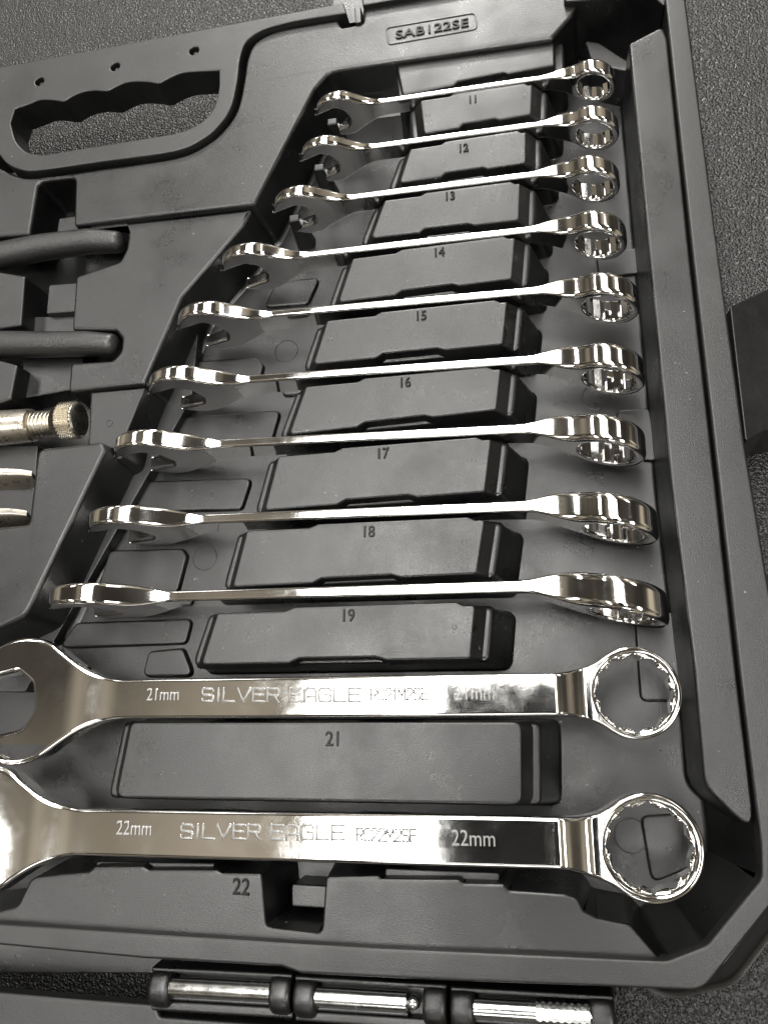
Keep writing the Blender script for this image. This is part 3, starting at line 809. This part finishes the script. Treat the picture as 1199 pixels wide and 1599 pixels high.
for af, d in FLAT.items():
    z = d['z']; ts = af * 0.25
    A, B = P(*d['sl'], z), P(*d['sr'], z); u = (B - A).normalized(); v = Vector((-u.y, u.x))
    zr = z + d['jog']
    Cr = P(*d['ring'], zr); R = (P(d['ring'][0] + d['rr'], d['ring'][1], zr - 2) - P(d['ring'][0], d['ring'][1], zr - 2)).length
    Hc = P(*d['head'], z); Rh = (P(d['head'][0] + d['hr'], d['head'][1], z) - Hc).length
    # axis through head and ring centres
    ax = (Cr - Hc); L = ax.length; ax.normalize(); av = Vector((-ax.y, ax.x))
    par = par_for(af, R, Rh); 
    par['hw1'] = (P(800, d['wl'], z) - P(800, d['wr'], z)).length / 2 * (0.97 if af == 21 else 0.93); par['hw0'] = par['hw1'] * 1.02
    par['ts'] = ts; par['th'] = af * 0.40; par['tr'] = af * 0.50; rc_ = af / 2 * 1.155 + par['ch']; par['az'] = 1.2; par['azh'] = 1.0; par['drop'] = 0.9; par['rr'] = min(par['R'] - rc_ - 0.2, 2.9) * 0.47; par['ro'] = par['rr']; par['re'] = 1.3; par['rh'] = 1.6
    zc = z - ts / 2
    r = root('combination_spanner', d['lab'], 'spanner', 'combination spanners lying flat', (Hc.x, Hc.y, zc - par['th'] / 2))
    spanner(r, af, L, (Vector((Hc.x, Hc.y, zc)), Vector((ax.x, ax.y, 0)), Vector((av.x, av.y, 0)), Vector((0, 0, 1))), True, math.radians(12), d['jog'] * 1.0, par)
    for t in d['t']:
        if t[0] == 'brand_lettering':
            a, b = P(t[2], t[4], z), P(t[3], t[4] + (0 if af == 21 else 2), z)
            uu = (b - a).normalized(); vv = Vector((-uu.y, uu.x))
            stroke_text(t[0], t[1], 0, (b - a).length, 4.3, lambda x, y, hz, a=a, uu=uu, vv=vv: (a.x + uu.x * x + vv.x * y, a.y + uu.y * x + vv.y * y, z + hz), M_ETCH, r)
        else:
            if t[0] == 'size_mark': text_mesh(t[0], t[1], t[4] / 4.95, M_ETCH, r, P(t[2], t[3], z), math.atan2(ax.y, ax.x), 0.82, z, 0.16, 0.0, 0.0); continue
            c = P(t[2], t[3], z); wd = (10.2 if t[0] == 'size_mark' else 19.2)
            a = c - ax * wd / 2
            stroke_text(t[0], t[1], 0, wd, 3.7, lambda x, y, hz, a=a: (a.x + ax.x * x + av.x * y, a.y + ax.y * x + av.y * y, z + hz * 0.8), M_MARK, r, th=0.5)
    # supports under it
    for t in (0.36, 0.62):
        c = Hc + ax * L * t
        rp = ccw([c + ax * a + av * b for a, b in ((-9, -5), (9, -5), (9, 5), (-9, 5))])
        prism('spanner_support', rounded(rp, 1), z - ts - 0.02, ZF, M_CASE, CASE, r=0.6, draft=0.05)

# ------------------------------------------------------------------ other tools cut by the left edge of the picture
PL = root('pliers', 'pliers with two black rubber grips lying in the case', 'pliers', loc=(-170, 120, -15))
def grip(pts, zc, rads):
    path = []
    for x, y in pts:
        c = P(x, y, zc); path.append((c.x, c.y, zc))
    path2, r2 = [], []
    for i in range(len(path) - 1):
        for k in range(5):
            t = k / 5; path2.append(tuple(Vector(path[i]).lerp(Vector(path[i+1]), t))); r2.append(rads[i] * (1 - t) + rads[i+1] * t)
    path2.append(path[-1]); r2.append(rads[-1])
    e = Vector(path[-1]); dr = (e - Vector(path[-2])).normalized()
    for a in (20, 40, 58, 74, 86):
        a = math.radians(a); path2.append(tuple(e + dr * rads[-1] * 0.75 * math.sin(a))); r2.append(rads[-1] * math.cos(a))
    return tube('grip', path2, r2, M_GRIP, PL, 26)
grip([(-180, 430), (0, 400), (70, 386), (140, 377), (183, 378)], -3, [6.6, 6.0, 5.8, 5.5, 4.6])
grip([(-180, 545), (0, 538), (70, 538), (135, 537), (174, 539)], -3, [6.4, 5.8, 5.6, 5.3, 4.8])

LP = root('locking_pliers', 'nickel plated locking pliers with knurled adjusting screw', 'pliers', loc=(-170, 70, -18))
zl = -4.0
def pl3(x, y, z=zl): c = P(x, y, z); return Vector((c.x, c.y, z))
a, b = pl3(-120, 672), pl3(56, 664)
dirv = (pl3(118, 655) - pl3(0, 665)).normalized()
a = pl3(54, 664) - dirv * 45
path = [a, a + dirv * 20, a + dirv * 34, a + dirv * 42, a + dirv * 44.4, a + dirv * 45]
tube('body', [tuple(p) for p in path], [8.2, 7.6, 7.2, 7.0, 6.8, 6.0], M_NICKEL, LP, 36, 30)
s0 = pl3(54, 663); tp, tr_ = [], []
for k in range(61):
    tp.append(tuple(s0 - dirv * 1 + dirv * (11.0 * k / 60))); tr_.append(5.0 + 0.45 * math.cos(2 * math.pi * k / 10))
tube('adjusting_screw', tp, tr_, M_NICKEL, LP, 32, 60)
# knurled knob: diamond points on a cylinder
V, FC = [], []; n, rows = 56, 16
k0 = pl3(99, 658); kl = (pl3(124, 655) - k0).length
uu = dirv.cross(Vector((0, 0, 1))).normalized(); vv = uu.cross(dirv)
for i in range(rows + 1):
    for j in range(n):
        an = 2 * math.pi * j / n
        r_ = 7.5 + (0.5 if (i + j) % 2 else -0.3)
        if i in (0, rows): r_ = 7.0
        p = k0 + dirv * kl * i / rows + uu * r_ * math.cos(an) + vv * r_ * math.sin(an); V.append(tuple(p))
for i in range(rows):
    for j in range(n):
        j2 = (j + 1) % n; A_, B_, C_, D_ = i*n+j, i*n+j2, (i+1)*n+j2, (i+1)*n+j
        if (i + j) % 2: FC += [(A_, B_, D_), (B_, C_, D_)]
        else: FC += [(A_, B_, C_), (A_, C_, D_)]
FC.append(tuple(range(n))[::-1])
e0 = len(V)
for rr2, dd in ((6.4, 0.5), (3.0, 0.6)):
    for j in range(n):
        an = 2 * math.pi * j / n; V.append(tuple(k0 + dirv * (kl + dd) + uu * rr2 * math.cos(an) + vv * rr2 * math.sin(an)))
for A0, B0 in ((rows * n, e0), (e0, e0 + n)):
    for j in range(n): j2 = (j + 1) % n; FC.append((A0 + j, A0 + j2, B0 + j2, B0 + j))
FC.append(tuple(range(e0 + n, e0 + 2 * n)))
link('knurled_knob', mesh('knurled_knob', V, FC), M_NICKEL, LP, angle=8)
# sheet-metal lever: two curved flanges
for yy0, yy1, xe in ((738, 762, 50), (800, 826, 42)):
    V, FC = [], []; m_ = 10
    for x in [-160 + (xe + 160) * t / 14 for t in range(15)]:
        tap = max(0.0, 1 - max(0, x - (xe - 30)) / 60)
        cpt = pl3(x, yy0 + (4 * max(0, (x - xe + 40) / 40) ** 2), -1.0)
        for k in range(m_ + 1):
            t = k / m_; V.append((cpt.x, cpt.y - 5.5 * t * tap, -1.0 - 10 * t ** 1.8))
        for k in range(m_ + 1):
            t = 1 - k / m_; V.append((cpt.x, cpt.y + 1.7 - 5.5 * t * tap, -1.0 - 10 * t ** 1.8))
    c_ = 2 * (m_ + 1)
    for i in range(14):
        for k in range(c_): k2 = (k + 1) % c_; FC.append((i*c_+k, i*c_+k2, (i+1)*c_+k2, (i+1)*c_+k))
    FC += [tuple(range(c_))[::-1], tuple(range(14*c_, 15*c_))]
    me = mesh('lever_flange', V, FC); bmx = bmesh.new(); bmx.from_mesh(me); bmesh.ops.recalc_face_normals(bmx, faces=bmx.faces); bmx.to_mesh(me); bmx.free()
    link('lever_flange', me, M_NICKEL, LP, angle=35)

print('objects', len(bpy.data.objects), 'tris', sum(len(o.data.loop_triangles) or sum(len(p.vertices) - 2 for p in o.data.polygons) for o in bpy.data.objects if o.type == 'MESH'))
